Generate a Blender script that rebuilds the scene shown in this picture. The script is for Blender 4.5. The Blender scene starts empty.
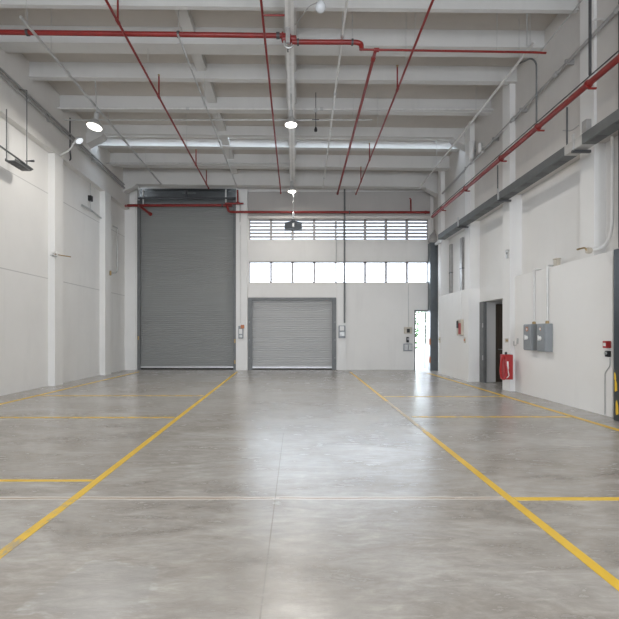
import bpy, bmesh, math, random
from mathutils import Vector, Matrix

random.seed(7)
S = bpy.context.scene
COL = S.collection

# ------------------------------------------------------------------ camera, world, lights, exposure
F_PX, CX, HZ, EYE = 430.0, 296.0, 334.0, 1.5      # focal length, vanishing point and eye height (619 px frame)
cam_data = bpy.data.cameras.new('camera')
cam_data.sensor_width = 36.0
cam_data.lens = 36.0 * F_PX / 619.0
cam_data.shift_x = (309.5 - CX) / 619.0
cam_data.shift_y = (HZ - 309.5) / 619.0
cam_data.clip_start = 0.05
cam_data.clip_end = 300
cam = bpy.data.objects.new('camera', cam_data)
COL.objects.link(cam)
cam.location = (0, 0, EYE)
cam.rotation_euler = (math.pi / 2, 0, 0)
S.camera = cam

WORLD_STRENGTH = 11.0
world = bpy.data.worlds.new('overcast_sky')
S.world = world
world.use_nodes = True
wn = world.node_tree
wn.nodes.clear()
wo = wn.nodes.new('ShaderNodeOutputWorld')
wb = wn.nodes.new('ShaderNodeBackground')
wr = wn.nodes.new('ShaderNodeValToRGB')
wc = wn.nodes.new('ShaderNodeTexCoord')
ws = wn.nodes.new('ShaderNodeSeparateXYZ')
wm = wn.nodes.new('ShaderNodeMapRange')
wm.inputs['From Min'].default_value = -0.2
wm.inputs['From Max'].default_value = 1.0
wr.color_ramp.elements[0].color = (0.86, 0.915, 1.0, 1)
wr.color_ramp.elements[1].color = (0.72, 0.84, 1.0, 1)
wn.links.new(wc.outputs['Generated'], ws.inputs[0])
wn.links.new(ws.outputs['Z'], wm.inputs['Value'])
wn.links.new(wm.outputs[0], wr.inputs[0])
wn.links.new(wr.outputs[0], wb.inputs['Color'])
wb.inputs['Strength'].default_value = WORLD_STRENGTH
wn.links.new(wb.outputs[0], wo.inputs['Surface'])


def area_light(name, loc, rot, sx, sy, power, color):
    d = bpy.data.lights.new(name, 'AREA')
    d.shape = 'RECTANGLE'
    d.size = sx
    d.size_y = sy
    d.energy = power
    d.color = color
    o = bpy.data.objects.new(name, d)
    COL.objects.link(o)
    o.location = loc
    o.rotation_euler = rot
    return o



def portal(name, loc, rot, sx, sy):
    """Marks an opening of the hall so that sky light through it is sampled well; gives no light itself."""
    o = area_light(name, loc, rot, sx, sy, 1, (1, 1, 1))
    o.data.cycles.is_portal = True


# sky light enters through the two loading doors behind the camera, the far windows and doorway, and the roof strip
LOAD = ((-5.5, -1.5, 0, 4.7), (0.6, 4.6, 0, 4.7))
YFRONT = -7.0
for q in LOAD:
    portal('loading_door_portal', ((q[0] + q[1]) / 2, YFRONT + .01, (q[2] + q[3]) / 2), (math.pi / 2, 0, 0), q[1] - q[0], q[3] - q[2])
portal('window_portal', (1.8, 18.19, 4.1), (-math.pi / 2, 0, 0), 7.4, .84)
portal('louvre_portal', (1.8, 18.19, 5.88), (-math.pi / 2, 0, 0), 7.4, .86)
portal('doorway_portal', (5.24, 18.29, 1.25), (-math.pi / 2, 0, 0), .58, 2.5)
portal('skylight_portal', (-.5, 14.82, 8.56), (0, 0, 0), 13, .42)

S.view_settings.view_transform = 'Standard'
S.view_settings.look = 'None'
S.view_settings.exposure = 0.25
S.view_settings.gamma = 1.0
S.view_settings.use_curve_mapping = False


# ------------------------------------------------------------------ helpers
def P(px, py, y):
    """Point of the hall seen at pixel (px, py), at depth y."""
    return Vector(((px - CX) * y / F_PX, y, EYE + (HZ - py) * y / F_PX))


def PX(px, py, x):
    """Point seen at pixel (px, py) lying on the plane X = x."""
    return P(px, py, x * F_PX / (px - CX))


def G(px, py):
    """Ground point seen at pixel (px, py)."""
    return P(px, py, EYE * F_PX / (py - HZ))


BASE = {}


def link(o, parent=None, base=(0, 0, 0)):
    COL.objects.link(o)
    base = Vector(base)
    if parent is not None:
        o.parent = parent
        o.location = base - BASE[parent.name]
    else:
        o.location = base
    BASE[o.name] = base
    return o


def thing(name, label, cat, base=(0, 0, 0), group=None):
    o = bpy.data.objects.new(name, None)
    o.empty_display_size = 0.1
    link(o, None, base)
    tag(o, label, cat, group)
    return o


def tag(o, label=None, cat=None, group=None, kind=None):
    if label: o['label'] = label
    if cat: o['category'] = cat
    if group: o['group'] = group
    if kind: o['kind'] = kind
    return o


def obj(name, bm, m, parent=None, base=None, smooth=False, label=None, kind=None):
    """Link a bmesh built in hall coordinates as one mesh object; base is its origin."""
    if base is None:
        base = BASE[parent.name] if parent is not None else Vector((0, 0, 0))
    base = Vector(base)
    bmesh.ops.recalc_face_normals(bm, faces=bm.faces)
    bmesh.ops.translate(bm, verts=bm.verts, vec=-base)
    me = bpy.data.meshes.new(name)
    bm.to_mesh(me)
    bm.free()
    if smooth:
        for p in me.polygons:
            p.use_smooth = True
        try:
            me.set_sharp_from_angle(angle=math.radians(40))
        except Exception:
            pass
    me.materials.append(m)
    o = bpy.data.objects.new(name, me)
    link(o, parent, base)
    if label: o['label'] = label
    if kind: o['kind'] = kind
    return o


def B():
    return bmesh.new()


def box(bm, x0, x1, y0, y1, z0, z1, bev=0.0):
    vs = [bm.verts.new((x, y, z)) for x in (x0, x1) for y in (y0, y1) for z in (z0, z1)]
    f = [(0, 1, 3, 2), (4, 6, 7, 5), (0, 4, 5, 1), (2, 3, 7, 6), (0, 2, 6, 4), (1, 5, 7, 3)]
    fs = [bm.faces.new([vs[i] for i in q]) for q in f]
    if bev > 0:
        es = list({e for q in fs for e in q.edges})
        bmesh.ops.bevel(bm, geom=es, offset=bev, segments=2, profile=0.5, affect='EDGES')
    return bm


def nbox(*a, **k):
    return box(B(), *a, **k)


def prism(bm, poly, axis, a0, a1):
    """Extrude a polygon along an axis. axis 'x': poly is (y,z); 'y': (x,z); 'z': (x,y). a0/a1 numbers."""
    def pt(u, v, a):
        return {'x': (a, u, v), 'y': (u, a, v), 'z': (u, v, a)}[axis]
    n = len(poly)
    v0 = [bm.verts.new(pt(u, v, a0)) for u, v in poly]
    v1 = [bm.verts.new(pt(u, v, a1)) for u, v in poly]
    bm.faces.new(v0)
    bm.faces.new(list(reversed(v1)))
    for i in range(n):
        j = (i + 1) % n
        bm.faces.new((v0[i], v0[j], v1[j], v1[i]))
    return bm


def tube(bm, pts, r, n=12, cap=True):
    pts = [Vector(p) for p in pts]
    rs = r if isinstance(r, (list, tuple)) else [r] * len(pts)
    rings = []
    up = None
    for i, p in enumerate(pts):
        if i == 0: t = pts[1] - pts[0]
        elif i == len(pts) - 1: t = pts[-1] - pts[-2]
        else: t = (pts[i + 1] - p).normalized() + (p - pts[i - 1]).normalized()
        if t.length < 1e-9: t = p - pts[i - 1]
        t.normalize()
        if up is None:
            ref = Vector((0, 0, 1)) if abs(t.z) < 0.9 else Vector((1, 0, 0))
            up = (ref - t * ref.dot(t)).normalized()
        else:
            u2 = up - t * up.dot(t)
            up = u2.normalized() if u2.length > 1e-6 else up
        side = t.cross(up)
        rings.append([bm.verts.new(p + (up * math.cos(a) + side * math.sin(a)) * rs[i])
                      for a in [2 * math.pi * k / n for k in range(n)]])
    for a, b in zip(rings, rings[1:]):
        for k in range(n):
            bm.faces.new((a[k], a[(k + 1) % n], b[(k + 1) % n], b[k]))
    if cap:
        bm.faces.new(rings[0])
        bm.faces.new(list(reversed(rings[-1])))
    return bm


def ntube(*a, **k):
    return tube(B(), *a, **k)


def bend(pts, rad, k=5):
    """Round the corners of a polyline."""
    pts = [Vector(p) for p in pts]
    out = [pts[0]]
    for a, b, c in zip(pts, pts[1:], pts[2:]):
        d1, d2 = (a - b), (c - b)
        r = min(rad, d1.length * .45, d2.length * .45)
        p, q = b + d1.normalized() * r, b + d2.normalized() * r
        for i in range(k + 1):
            t = i / k
            out.append(p * (1 - t) ** 2 + b * 2 * t * (1 - t) + q * t * t)
    out.append(pts[-1])
    return out


def lathe(bm, prof, c, axis=Vector((0, 0, 1)), n=20):
    """Revolve (r, h) profile about axis through c."""
    axis = Vector(axis).normalized()
    ref = Vector((1, 0, 0)) if abs(axis.x) < .9 else Vector((0, 1, 0))
    u = (ref - axis * ref.dot(axis)).normalized()
    v = axis.cross(u)
    c = Vector(c)
    rings = []
    for r, h in prof:
        r = max(r, 1e-4)
        rings.append([bm.verts.new(c + axis * h + (u * math.cos(a) + v * math.sin(a)) * r)
                      for a in [2 * math.pi * k / n for k in range(n)]])
    for a, b in zip(rings, rings[1:]):
        for k in range(n):
            bm.faces.new((a[k], a[(k + 1) % n], b[(k + 1) % n], b[k]))
    bm.faces.new(rings[0])
    bm.faces.new(list(reversed(rings[-1])))
    return bm


def nlathe(*a, **k):
    return lathe(B(), *a, **k)


def wall_xz(x0, x1, z0, z1, y0, y1, holes):
    """A wall in the XZ plane with rectangular holes (xa, xb, za, zb), as one connected mesh."""
    xs = sorted({x0, x1, *[h[0] for h in holes], *[h[1] for h in holes]})
    zs = sorted({z0, z1, *[h[2] for h in holes], *[h[3] for h in holes]})
    bm = B()
    for xa, xb in zip(xs, xs[1:]):
        for za, zb in zip(zs, zs[1:]):
            cx, cz = (xa + xb) / 2, (za + zb) / 2
            if any(h[0] < cx < h[1] and h[2] < cz < h[3] for h in holes):
                continue
            box(bm, xa, xb, y0, y1, za, zb)
    bmesh.ops.remove_doubles(bm, verts=bm.verts, dist=1e-4)
    seen = {}
    for f in bm.faces:
        seen.setdefault(frozenset(v.index for v in f.verts), []).append(f)
    dead = [f for fs in seen.values() if len(fs) > 1 for f in fs]
    bmesh.ops.delete(bm, geom=dead, context='FACES_ONLY')
    return bm


# ------------------------------------------------------------------ materials
class NT:
    def __init__(self, name):
        self.m = bpy.data.materials.new(name)
        self.m.use_nodes = True
        self.t = self.m.node_tree
        self.b = self.t.nodes['Principled BSDF']
        self.tc = self.t.nodes.new('ShaderNodeTexCoord')

    def n(self, kind, **inp):
        nd = self.t.nodes.new(kind)
        for k, v in inp.items():
            nd.inputs[k].default_value = v
        return nd

    def l(self, a, b):
        self.t.links.new(a, b)

    def coord(self, scale=(1, 1, 1), out='Object'):
        mp = self.n('ShaderNodeMapping')
        mp.inputs['Scale'].default_value = scale
        self.l(self.tc.outputs[out], mp.inputs[0])
        return mp.outputs[0]

    def noise(self, scale, detail=4, rough=.55, stretch=(1, 1, 1), dist=0.0):
        nz = self.n('ShaderNodeTexNoise', Scale=scale, Detail=detail, Roughness=rough, Distortion=dist)
        self.l(self.coord(stretch), nz.inputs['Vector'])
        return nz.outputs['Fac']

    def ramp(self, fac, stops):
        r = self.n('ShaderNodeValToRGB')
        while len(r.color_ramp.elements) < len(stops):
            r.color_ramp.elements.new(0.5)
        for e, (p, c) in zip(r.color_ramp.elements, stops):
            e.position = p
            e.color = (c, c, c, 1) if isinstance(c, (int, float)) else (*c, 1)
        self.l(fac, r.inputs[0])
        return r.outputs[0]

    def mix(self, a, b, fac, mode='MIX'):
        mx = self.t.nodes.new('ShaderNodeMix')
        mx.data_type = 'RGBA'
        mx.blend_type = mode
        for s, v in ((6, a), (7, b)):
            if isinstance(v, tuple): mx.inputs[s].default_value = (*v, 1)
            else: self.l(v, mx.inputs[s])
        if isinstance(fac, (int, float)): mx.inputs[0].default_value = fac
        else: self.l(fac, mx.inputs[0])
        return mx.outputs[2]

    def math(self, op, a, b=None, c=None):
        nd = self.t.nodes.new('ShaderNodeMath')
        nd.operation = op
        for i, v in enumerate((a, b, c)):
            if v is None: continue
            if isinstance(v, (int, float)): nd.inputs[i].default_value = v
            else: self.l(v, nd.inputs[i])
        return nd.outputs[0]

    def bump(self, h, strength, dist=0.01):
        bp = self.n('ShaderNodeBump', Strength=strength, Distance=dist)
        self.l(h, bp.inputs['Height'])
        self.l(bp.outputs[0], self.b.inputs['Normal'])


def paint(name, c, rough=.5, metal=0.0, var=.08, scale=3.0, bump=0.0, stretch=(1, 1, 1), spec=.5):
    k = NT(name)
    f = k.noise(scale, 5, .6, stretch)
    lo = tuple(x * (1 - var) for x in c)
    hi = tuple(min(1, x * (1 + var)) for x in c)
    k.l(k.ramp(f, [(.3, lo), (.7, hi)]), k.b.inputs['Base Color'])
    k.b.inputs['Roughness'].default_value = rough
    k.b.inputs['Metallic'].default_value = metal
    k.b.inputs['Specular IOR Level'].default_value = spec
    if bump:
        k.bump(k.noise(scale * 12, 3), bump)
    return k.m


def wall_paint(name, c, seams=(), var=.03):
    k = NT(name)
    f = k.noise(.7, 5, .6)
    base = k.ramp(f, [(.3, tuple(x * (1 - var) for x in c)), (.7, tuple(min(1, x * (1 + var)) for x in c))])
    streak = k.ramp(k.noise(2.2, 6, .65, (1, 1, .12)), [(.55, 1.0), (.8, .93)])
    base = k.mix(base, streak, 1.0, 'MULTIPLY')
    sp = k.n('ShaderNodeSeparateXYZ')
    k.l(k.tc.outputs['Object'], sp.inputs[0])
    for z in seams:
        d = k.math('ABSOLUTE', k.math('SUBTRACT', sp.outputs['Z'], z))
        m = k.math('LESS_THAN', d, .013)
        base = k.mix(base, tuple(x * .72 for x in c), m)
    k.l(base, k.b.inputs['Base Color'])
    k.b.inputs['Roughness'].default_value = .7
    k.b.inputs['Specular IOR Level'].default_value = .25
    k.bump(k.noise(60, 3), .05, .004)
    return k.m


M = {}
WHITE = (.745, .735, .715)
M['wall'] = wall_paint('white_wall_paint', WHITE)
M['wall_left'] = wall_paint('white_panel_paint', WHITE, seams=(3.1, 5.55))
M['wall_back'] = wall_paint('white_back_wall_paint', (.72, .705, .68))
M['concrete_paint'] = wall_paint('painted_concrete', (.60, .575, .545), var=.05)
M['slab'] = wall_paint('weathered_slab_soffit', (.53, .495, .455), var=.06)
M['grey_panel'] = wall_paint('grey_panel_tone', (.42, .40, .38), var=.04)
M['upper_paint'] = wall_paint('dusty_upper_wall_paint', (.68, .66, .63), var=.04)
M['wall_fresh'] = wall_paint('fresh_white_wall_paint', (.80, .79, .77), var=.02)
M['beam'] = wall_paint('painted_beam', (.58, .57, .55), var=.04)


def floor_mat():
    k = NT('polished_concrete')
    big = k.noise(.35, 6, .6, (1, 1, 1), .6)
    mid = k.noise(1.6, 8, .65, (.55, 1.3, 1), .8)
    fine = k.noise(9, 8, .7, (.5, 1.5, 1), .5)
    c = k.ramp(mid, [(.28, (.265, .240, .212)), (.5, (.395, .372, .342)), (.72, (.50, .482, .455))])
    c = k.mix(c, k.ramp(big, [(.3, (.80, .765, .72)), (.55, (1, 1, 1)), (.75, (1.0, 1.0, 1.0))]), 1.0, 'MULTIPLY')
    c = k.mix(c, k.ramp(fine, [(.3, .78), (.55, 1.02), (.75, 1.32)]), .9, 'MULTIPLY')
    # pale scuffs
    scuff = k.ramp(k.noise(3.2, 10, .75, (.8, 1.6, 1), 1.2), [(.62, 0.0), (.74, .5)])
    c = k.mix(c, (.52, .51, .49), scuff)
    # a pale worn patch with a lighter rim, near the left line
    mp = k.n('ShaderNodeMapping')
    mp.inputs['Location'].default_value = (1.15, -2.5, 0)
    k.l(k.tc.outputs['Object'], mp.inputs[0])
    wob = k.n('ShaderNodeTexNoise', Scale=3.5, Detail=6.0)
    k.l(k.tc.outputs['Object'], wob.inputs['Vector'])
    ln = k.n('ShaderNodeVectorMath')
    ln.operation = 'LENGTH'
    k.l(mp.outputs[0], ln.inputs[0])
    d = k.math('ADD', ln.outputs['Value'], k.math('MULTIPLY', k.math('SUBTRACT', wob.outputs['Fac'], .5), .55))
    c = k.mix(c, (.36, .355, .345), k.ramp(d, [(.26, .4), (.34, 0.0)]))
    c = k.mix(c, (.55, .54, .52), k.math('MULTIPLY', k.ramp(d, [(.27, 0.0), (.30, .6), (.32, .5), (.335, 0.0)]), k.ramp(fine, [(.45, 0.0), (.65, 1.0)])))
    # a transverse filled joint and one long hairline saw cut
    sp = k.n('ShaderNodeSeparateXYZ')
    k.l(k.tc.outputs['Object'], sp.inputs[0])
    jw = k.n('ShaderNodeTexNoise', Scale=5.0, Detail=5.0)
    k.l(k.tc.outputs['Object'], jw.inputs['Vector'])
    yy = k.math('ADD', sp.outputs['Y'], k.math('MULTIPLY', k.math('SUBTRACT', jw.outputs['Fac'], .5), .03))
    dj = k.math('ABSOLUTE', k.math('SUBTRACT', yy, 3.93))
    inx = k.math('LESS_THAN', sp.outputs['X'], 1.92)
    c = k.mix(c, (.70, .65, .59), k.math('MULTIPLY', k.ramp(dj, [(.028, .85), (.042, 0.0)]), inx))
    c = k.mix(c, (.30, .22, .15), k.math('MULTIPLY', k.ramp(dj, [(.010, .9), (.016, 0.0)]), inx))
    dx = k.math('ABSOLUTE', k.math('ADD', sp.outputs['X'], .19))
    ny = k.math('LESS_THAN', sp.outputs['Y'], 6.5)
    c = k.mix(c, (.2, .18, .16), k.math('MULTIPLY', k.ramp(dx, [(.003, .75), (.006, 0.0)]), ny))
    k.l(c, k.b.inputs['Base Color'])
    k.l(k.ramp(k.math('MULTIPLY', k.math('ADD', mid, fine), .5), [(.3, .32), (.7, .17)]), k.b.inputs['Roughness'])
    k.b.inputs['Specular IOR Level'].default_value = .5
    h = k.math('ADD', k.math('MULTIPLY', k.noise(5.5, 8, .7, (.35, 1.2, 1), .6), 1.0), k.math('MULTIPLY', fine, .4))
    k.bump(h, .30, .012)
    return k.m


def yellow_mat(fade):
    k = NT('yellow_line_paint')
    f = k.noise(7, 8, .75, (1, .5, 1))
    c = k.ramp(k.noise(2.5, 4), [(.3, (.70, .44, .03)), (.7, (.78, .51, .05))])
    c = k.mix(c, (.33, .30, .25), k.ramp(f, [(fade, 0.0), (fade + .08, .8)]))
    k.l(c, k.b.inputs['Base Color'])
    k.b.inputs['Roughness'].default_value = .38
    return k.m


M['floor'] = floor_mat()
M['yellow'] = yellow_mat(.66)
M['yellow_faint'] = yellow_mat(.40)  # worn, and thinned further to paint in the floor glare
M['yellow_worn'] = yellow_mat(.50)
M['red_pipe'] = paint('red_pipe_paint', (.215, .016, .013), .38, 0, .12, 4)
M['red_gloss'] = paint('red_enamel', (.36, .018, .02), .35, 0, .08, 6)
M['galv'] = paint('galvanised_steel', (.50, .50, .49), .42, .55, .12, 8)
M['conduit_dark'] = paint('dull_grey_conduit', (.36, .35, .34), .5, .2, .12, 8)
M['galv_pale'] = paint('pale_conduit', (.62, .61, .59), .45, .15, .08, 8)
M['dark_steel'] = paint('dark_rod_steel', (.075, .075, .078), .5, .3, .15, 8)
M['tray'] = paint('grey_tray_steel', (.105, .11, .11), .5, .2, .12, 5)
M['tray_light'] = paint('bare_tray_steel', (.48, .47, .45), .4, .4, .12, 5)
M['shutter_dark'] = paint('dark_grey_shutter_paint', (.245, .25, .243), .5, .0, .05, 2, stretch=(.3, 1, 3))
M['shutter_light'] = paint('mid_grey_shutter_paint', (.42, .42, .415), .5, .0, .05, 2, stretch=(.3, 1, 3))
M['frame_grey'] = paint('grey_frame_paint', (.15, .155, .155), .5, .2, .12, 6)
M['window_frame'] = paint('window_frame_paint', (.38, .365, .36), .5, .1, .08, 6)
M['column_steel'] = paint('blue_grey_column_paint', (.13, .145, .155), .42, .2, .10, 3)
M['post_dark'] = paint('charcoal_post_paint', (.055, .062, .070), .38, .2, .12, 3)
M['grey_box'] = paint('grey_cabinet_paint', (.25, .265, .275), .42, .1, .06, 5)
M['white_plastic'] = paint('white_plastic', (.72, .71, .69), .4, 0, .04, 8)
M['beige_plastic'] = paint('beige_plastic', (.50, .45, .37), .5, 0, .08, 8)
M['black_plastic'] = paint('black_plastic', (.02, .02, .022), .4, 0, .1, 8)
M['orange_plastic'] = paint('orange_plastic', (.45, .15, .05), .45, 0, .1, 8)
M['brown_wood'] = paint('brown_door_wood', (.085, .065, .048), .5, 0, .25, 2.5, stretch=(6, 6, .4))
M['bolt_dirt'] = paint('weather_strip_rubber', (.03, .028, .025), .7, 0, .2, 6)
M['alu'] = paint('bottom_bar_aluminium', (.60, .60, .60), .4, .3, .08, 6)
M['housing'] = paint('dark_roof_sheet', (.10, .105, .105), .6, .1, .12, 3)
M['brass'] = paint('dull_brass', (.36, .26, .13), .4, .6, .12, 8)
M['hood'] = paint('charcoal_hood', (.055, .062, .070), .5, .1, .08, 5)
M['leaf'] = paint('leaf_green', (.05, .11, .025), .6, 0, .5, 3)
M['bark'] = paint('tree_bark', (.12, .09, .065), .8, 0, .25, 6)
M['paving'] = paint('outdoor_paving', (.52, .51, .49), .8, 0, .08, 1)


def emis(name, c, s):
    k = NT(name)
    k.b.inputs['Base Color'].default_value = (*c, 1)
    k.b.inputs['Emission Color'].default_value = (*c, 1)
    k.b.inputs['Emission Strength'].default_value = s
    n = k.noise(3, 2)
    k.l(k.ramp(n, [(.3, tuple(x * .97 for x in c)), (.7, c)]), k.b.inputs['Base Color'])
    return k.m


M['lamp_glow'] = emis('lamp_lens_glow', (1, .96, .88), 4)
M['lamp_glow_soft'] = emis('flood_lens_glow', (.9, .95, 1), .45)


def glass(name, tint, gloss):
    k = NT(name)
    tr = k.n('ShaderNodeBsdfTransparent')
    tr.inputs[0].default_value = (*tint, 1)
    gl = k.n('ShaderNodeBsdfGlossy')
    gl.inputs['Roughness'].default_value = .03
    mx = k.n('ShaderNodeMixShader')
    fr = k.n('ShaderNodeFresnel', IOR=1.45)
    k.l(k.math('MULTIPLY', fr.outputs[0], gloss), mx.inputs[0])
    k.l(tr.outputs[0], mx.inputs[1])
    k.l(gl.outputs[0], mx.inputs[2])
    out = [n for n in k.t.nodes if n.type == 'OUTPUT_MATERIAL'][0]
    k.l(mx.outputs[0], out.inputs['Surface'])
    return k.m


M['glass'] = glass('window_glass', (.95, .97, .98), 1.0)
M['dimmer'] = glass('dimming_pane', (.40, .41, .42), .6)
M['globe'] = paint('pale_glass_globe', (.60, .62, .64), .12, 0, .03, 4)

# ------------------------------------------------------------------ setting: floor, walls, ceiling
YB = 18.0                       # inner face of the far wall
XL, XLC = -7.15, -6.95          # left wall panels / left columns and upper beam
XR, XRC = 5.92, 5.60            # right upper panels / right columns
Y0 = YFRONT                    # open loading side of the hall


def struct(name, bm, m, parent=None, label=None, **k):
    o = obj(name, bm, m, parent, **k)
    o['kind'] = 'structure'
    if label: o['label'] = label
    return o


floor = struct('floor', nbox(-7.6, 8.6, Y0, 18.3, -.2, 0), M['floor'])


def zb(y):                      # underside of the roof slab along the hall
    pts = [(-8, 8.66), (9.9, 8.58), (12.6, 8.46), (14.4, 8.40), (16.1, 8.22), (18.4, 8.00)]
    for (a, za), (b, zc) in zip(pts, pts[1:]):
        if y <= b:
            return za + (zc - za) * (y - a) / (b - a)
    return pts[-1][1]


def roll(bm, k=-.010):          # the roof falls slightly to the right
    for v in bm.verts:
        v.co.z += k * v.co.x
    return bm


def slab(ya, yb_):
    ys = [ya] + [y for y in (9.9, 12.6, 14.4, 16.1) if ya < y < yb_] + [yb_]
    poly = [(y, zb(y)) for y in ys] + [(y, zb(y) + .22) for y in reversed(ys)]
    return roll(prism(B(), poly, 'x', -7.6, 6.4))


ceiling = struct('ceiling', slab(Y0, 14.62), M['slab'])
struct('roof_slab', slab(15.02, 18.4), M['slab'], ceiling)
struct('skylight_pane', roll(nbox(-7.2, 6.2, 14.58, 15.06, zb(14.6) + .23, zb(14.6) + .25)), M['glass'], ceiling,
       label='strip of clear roof glazing')
# cross beams: near face y, thickness, underside z
for y, th, z in ((-4.8, .3, 8.2), (-2.4, .3, 8.2), (0, .3, 8.2), (2.4, .3, 8.2), (3.8, .3, 8.2), (5.2, .3, 8.2), (6.45, .3, 8.2), (7.6, .3, 8.17), (8.75, .05, 8.13), (9.95, .32, 8.17), (11.2, .12, 8.12),
                 (12.65, .14, 8.06), (14.3, .14, 8.09), (15.12, .18, 8.05), (16.1, .22, 7.76), (17.3, .25, 7.46)):
    bm = B()
    # a T-shaped section with a small bottom flange
    zt = zb(y) + .05
    poly = [(y, z + .05), (y - .025, z + .05), (y - .025, z), (y + th + .025, z), (y + th + .025, z + .05), (y + th, z + .05),
            (y + th, zt), (y, zt)]
    struct('ceiling_beam', roll(prism(bm, poly, 'x', -7.3, 6.1)), M['beam'], ceiling, label='white painted cross beam')
# lengthwise ribs between the beams
for xc, w in ((-2.46, .26), (-.13, .28)):
    ys = [Y0, 9.9, 12.6, 14.3, 16.1, 17.3]
    bm = B()
    poly = [(y, zb(y) - .19) for y in ys] + [(y, zb(y) + .02) for y in reversed(ys)]
    struct('ceiling_rib', roll(prism(bm, poly, 'x', xc - w / 2, xc + w / 2)), M['beam'], ceiling)

# ---- left wall
wall_left = struct('wall_left', nbox(XL - .3, XL, Y0, 18.3, 0, 8.9), M['wall_left'])
for y0, y1 in ((2.62, 3.05), (5.88, 6.3), (9.14, 9.56), (12.40, 12.84), (15.66, 16.16)):
    struct('column', nbox(XL, XLC, y0, y1, 0, 6.72), M['wall'], wall_left, label='white concrete wall column')
struct('upper_beam', prism(B(), [(Y0, 6.92), (18.0, 6.68), (18.0, 8.9), (Y0, 8.9)], 'x', XL, XLC), M['upper_paint'], wall_left)

# ---- far wall with its openings
wx = lambda px: (px - CX) * YB / F_PX
wz = lambda py: EYE + (HZ - py) * YB / F_PX
SH1 = (wx(137), wx(236.3), 0, 7.68)
SH2 = (wx(248), wx(336.3), 0, wz(297.5))
DR = (wx(414.3), wx(428.3), 0, wz(310))
WLO = (wx(249.2), wx(428.4), wz(282.6), wz(261.4))
WHI = (wx(249.2), wx(428.4), wz(239.8), wz(219))
wall_back = struct('wall_back', wall_xz(-7.5, 6.3, 0, 8.9, YB, YB + .3, [SH1, SH2, DR, WLO, WHI]), M['wall_back'])
struct('pilaster', nbox(wx(236.4), wx(247.8), YB - .14, YB + .02, 0, wz(190)), M['wall'], wall_back, label='white pilaster between the two shutters')
struct('pilaster', nbox(wx(337), wx(346), YB - .06, YB + .02, 0, wz(284)), M['wall'], wall_back, label='low white pilaster right of the small shutter')
struct('pilaster', nbox(-7.15, wx(135.8), YB - .05, YB + .02, 0, 7.5), M['wall'], wall_back)
struct('wall_panel', nbox(wx(248), wx(430), YB - .04, YB, wz(216.4), wz(192)), M['grey_panel'], wall_back, label='plain grey strip above the louvred windows')  # flat layer over the top of the far wall, darker than the rest
struct('sill_ledge', nbox(wx(248), wx(430), YB - .08, YB, wz(219), wz(216.4)), M['concrete_paint'], wall_back, label='ledge above the louvred windows')

wall_front = struct('wall_front', wall_xz(-7.5, 6.3, 0, 8.9, YFRONT - .3, YFRONT, list(LOAD)), M['wall'])
# ---- right wall: recessed upper panels, columns, thick lower wall, door recess, projecting box
wall_right = struct('wall_right', nbox(XR, XR + .3, Y0, 11.66, 0, 8.9), M['wall'])
struct('wall_panel', nbox(XR, XR + .3, 11.66, 18.3, 2.6, 8.9), M['wall'], wall_right)
struct('wall_panel', nbox(XR, XR + .3, 13.45, 18.3, 0, 2.6), M['wall'], wall_right)
struct('upper_beam', nbox(5.75, XR, Y0, 18.0, 5.15, 8.9), M['concrete_paint'], wall_right)
struct('column', nbox(5.70, XR, 8.22, 8.63, 0, 8.55), M['wall'], wall_right, label='white concrete wall column')
for y0, y1 in ((1.6, 2.0), (4.85, 5.25), (11.27, 11.66), (13.84, 14.25), (16.6, 16.95)):
    struct('column', nbox(XRC, XR, y0, y1, 0, 8.55), M['wall'], wall_right, label='white concrete wall column')
struct('lower_wall', prism(B(), [(5.74, 11.27), (5.685, 7.72), (XR, 7.72), (XR, 11.27)], 'z', 0, 3.0), M['wall_fresh'], wall_right, label='thick white lower wall carrying the electrical boxes')
struct('lower_wall', nbox(5.42, XR, 13.5, 16.3, 0, 2.93), M['wall_fresh'], wall_right, label='projecting white block beside the doorway')
struct('door_head', nbox(5.78, XR + .3, 11.66, 13.5, 2.5, 2.95), M['wall'], wall_right)
struct('door_jamb', nbox(5.84, 6.24, 13.44, 13.6, 0, 2.5), M['wall'], wall_right)
# small lobby behind the doorway
lobby = struct('wall_lobby', nbox(6.22, 8.6, 13.6, 13.8, 0, 2.9), M['wall'])
struct('lobby_side', nbox(8.4, 8.6, 10.5, 13.6, 0, 2.9), M['wall'], lobby)
struct('lobby_end', nbox(6.22, 8.6, 10.3, 10.5, 0, 2.9), M['wall'], lobby)
struct('lobby_ceiling', nbox(6.22, 8.6, 10.5, 13.6, 2.75, 2.9), M['wall'], lobby)

# corbels under the beams at the wall heads
for y, z in ((14.25, 8.05), (17.25, 7.46)):
    for s, x in ((1, 5.75), (-1, XLC)):
        poly = [(x, z + .08 - .01 * x), (x - s * .55, z + .04 - .01 * x), (x - s * .5, z - .06 - .01 * x), (x, z - .32 - .01 * x)]
        struct('corbel', prism(B(), poly, 'y', y, y + .35), M['beam'], ceiling)

# ---- painted floor lines (thin paint films on the slab)
def line(a, b, w, mk, label):
    a, b = Vector(a), Vector(b)
    d = (b - a).normalized()
    s = Vector((-d.y, d.x, 0)) * w / 2
    bm = B()
    vs = [bm.verts.new((p.x, p.y, z)) for z in (.0005, .003) for p in (a - s, b - s, b + s, a + s)]
    bm.faces.new(vs[4:])
    bm.faces.new(list(reversed(vs[:4])))
    for i in range(4):
        j = (i + 1) % 4
        bm.faces.new((vs[i], vs[j], vs[4 + j], vs[4 + i]))
    return struct('painted_line', bm, M[mk], floor, label=label)


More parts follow.
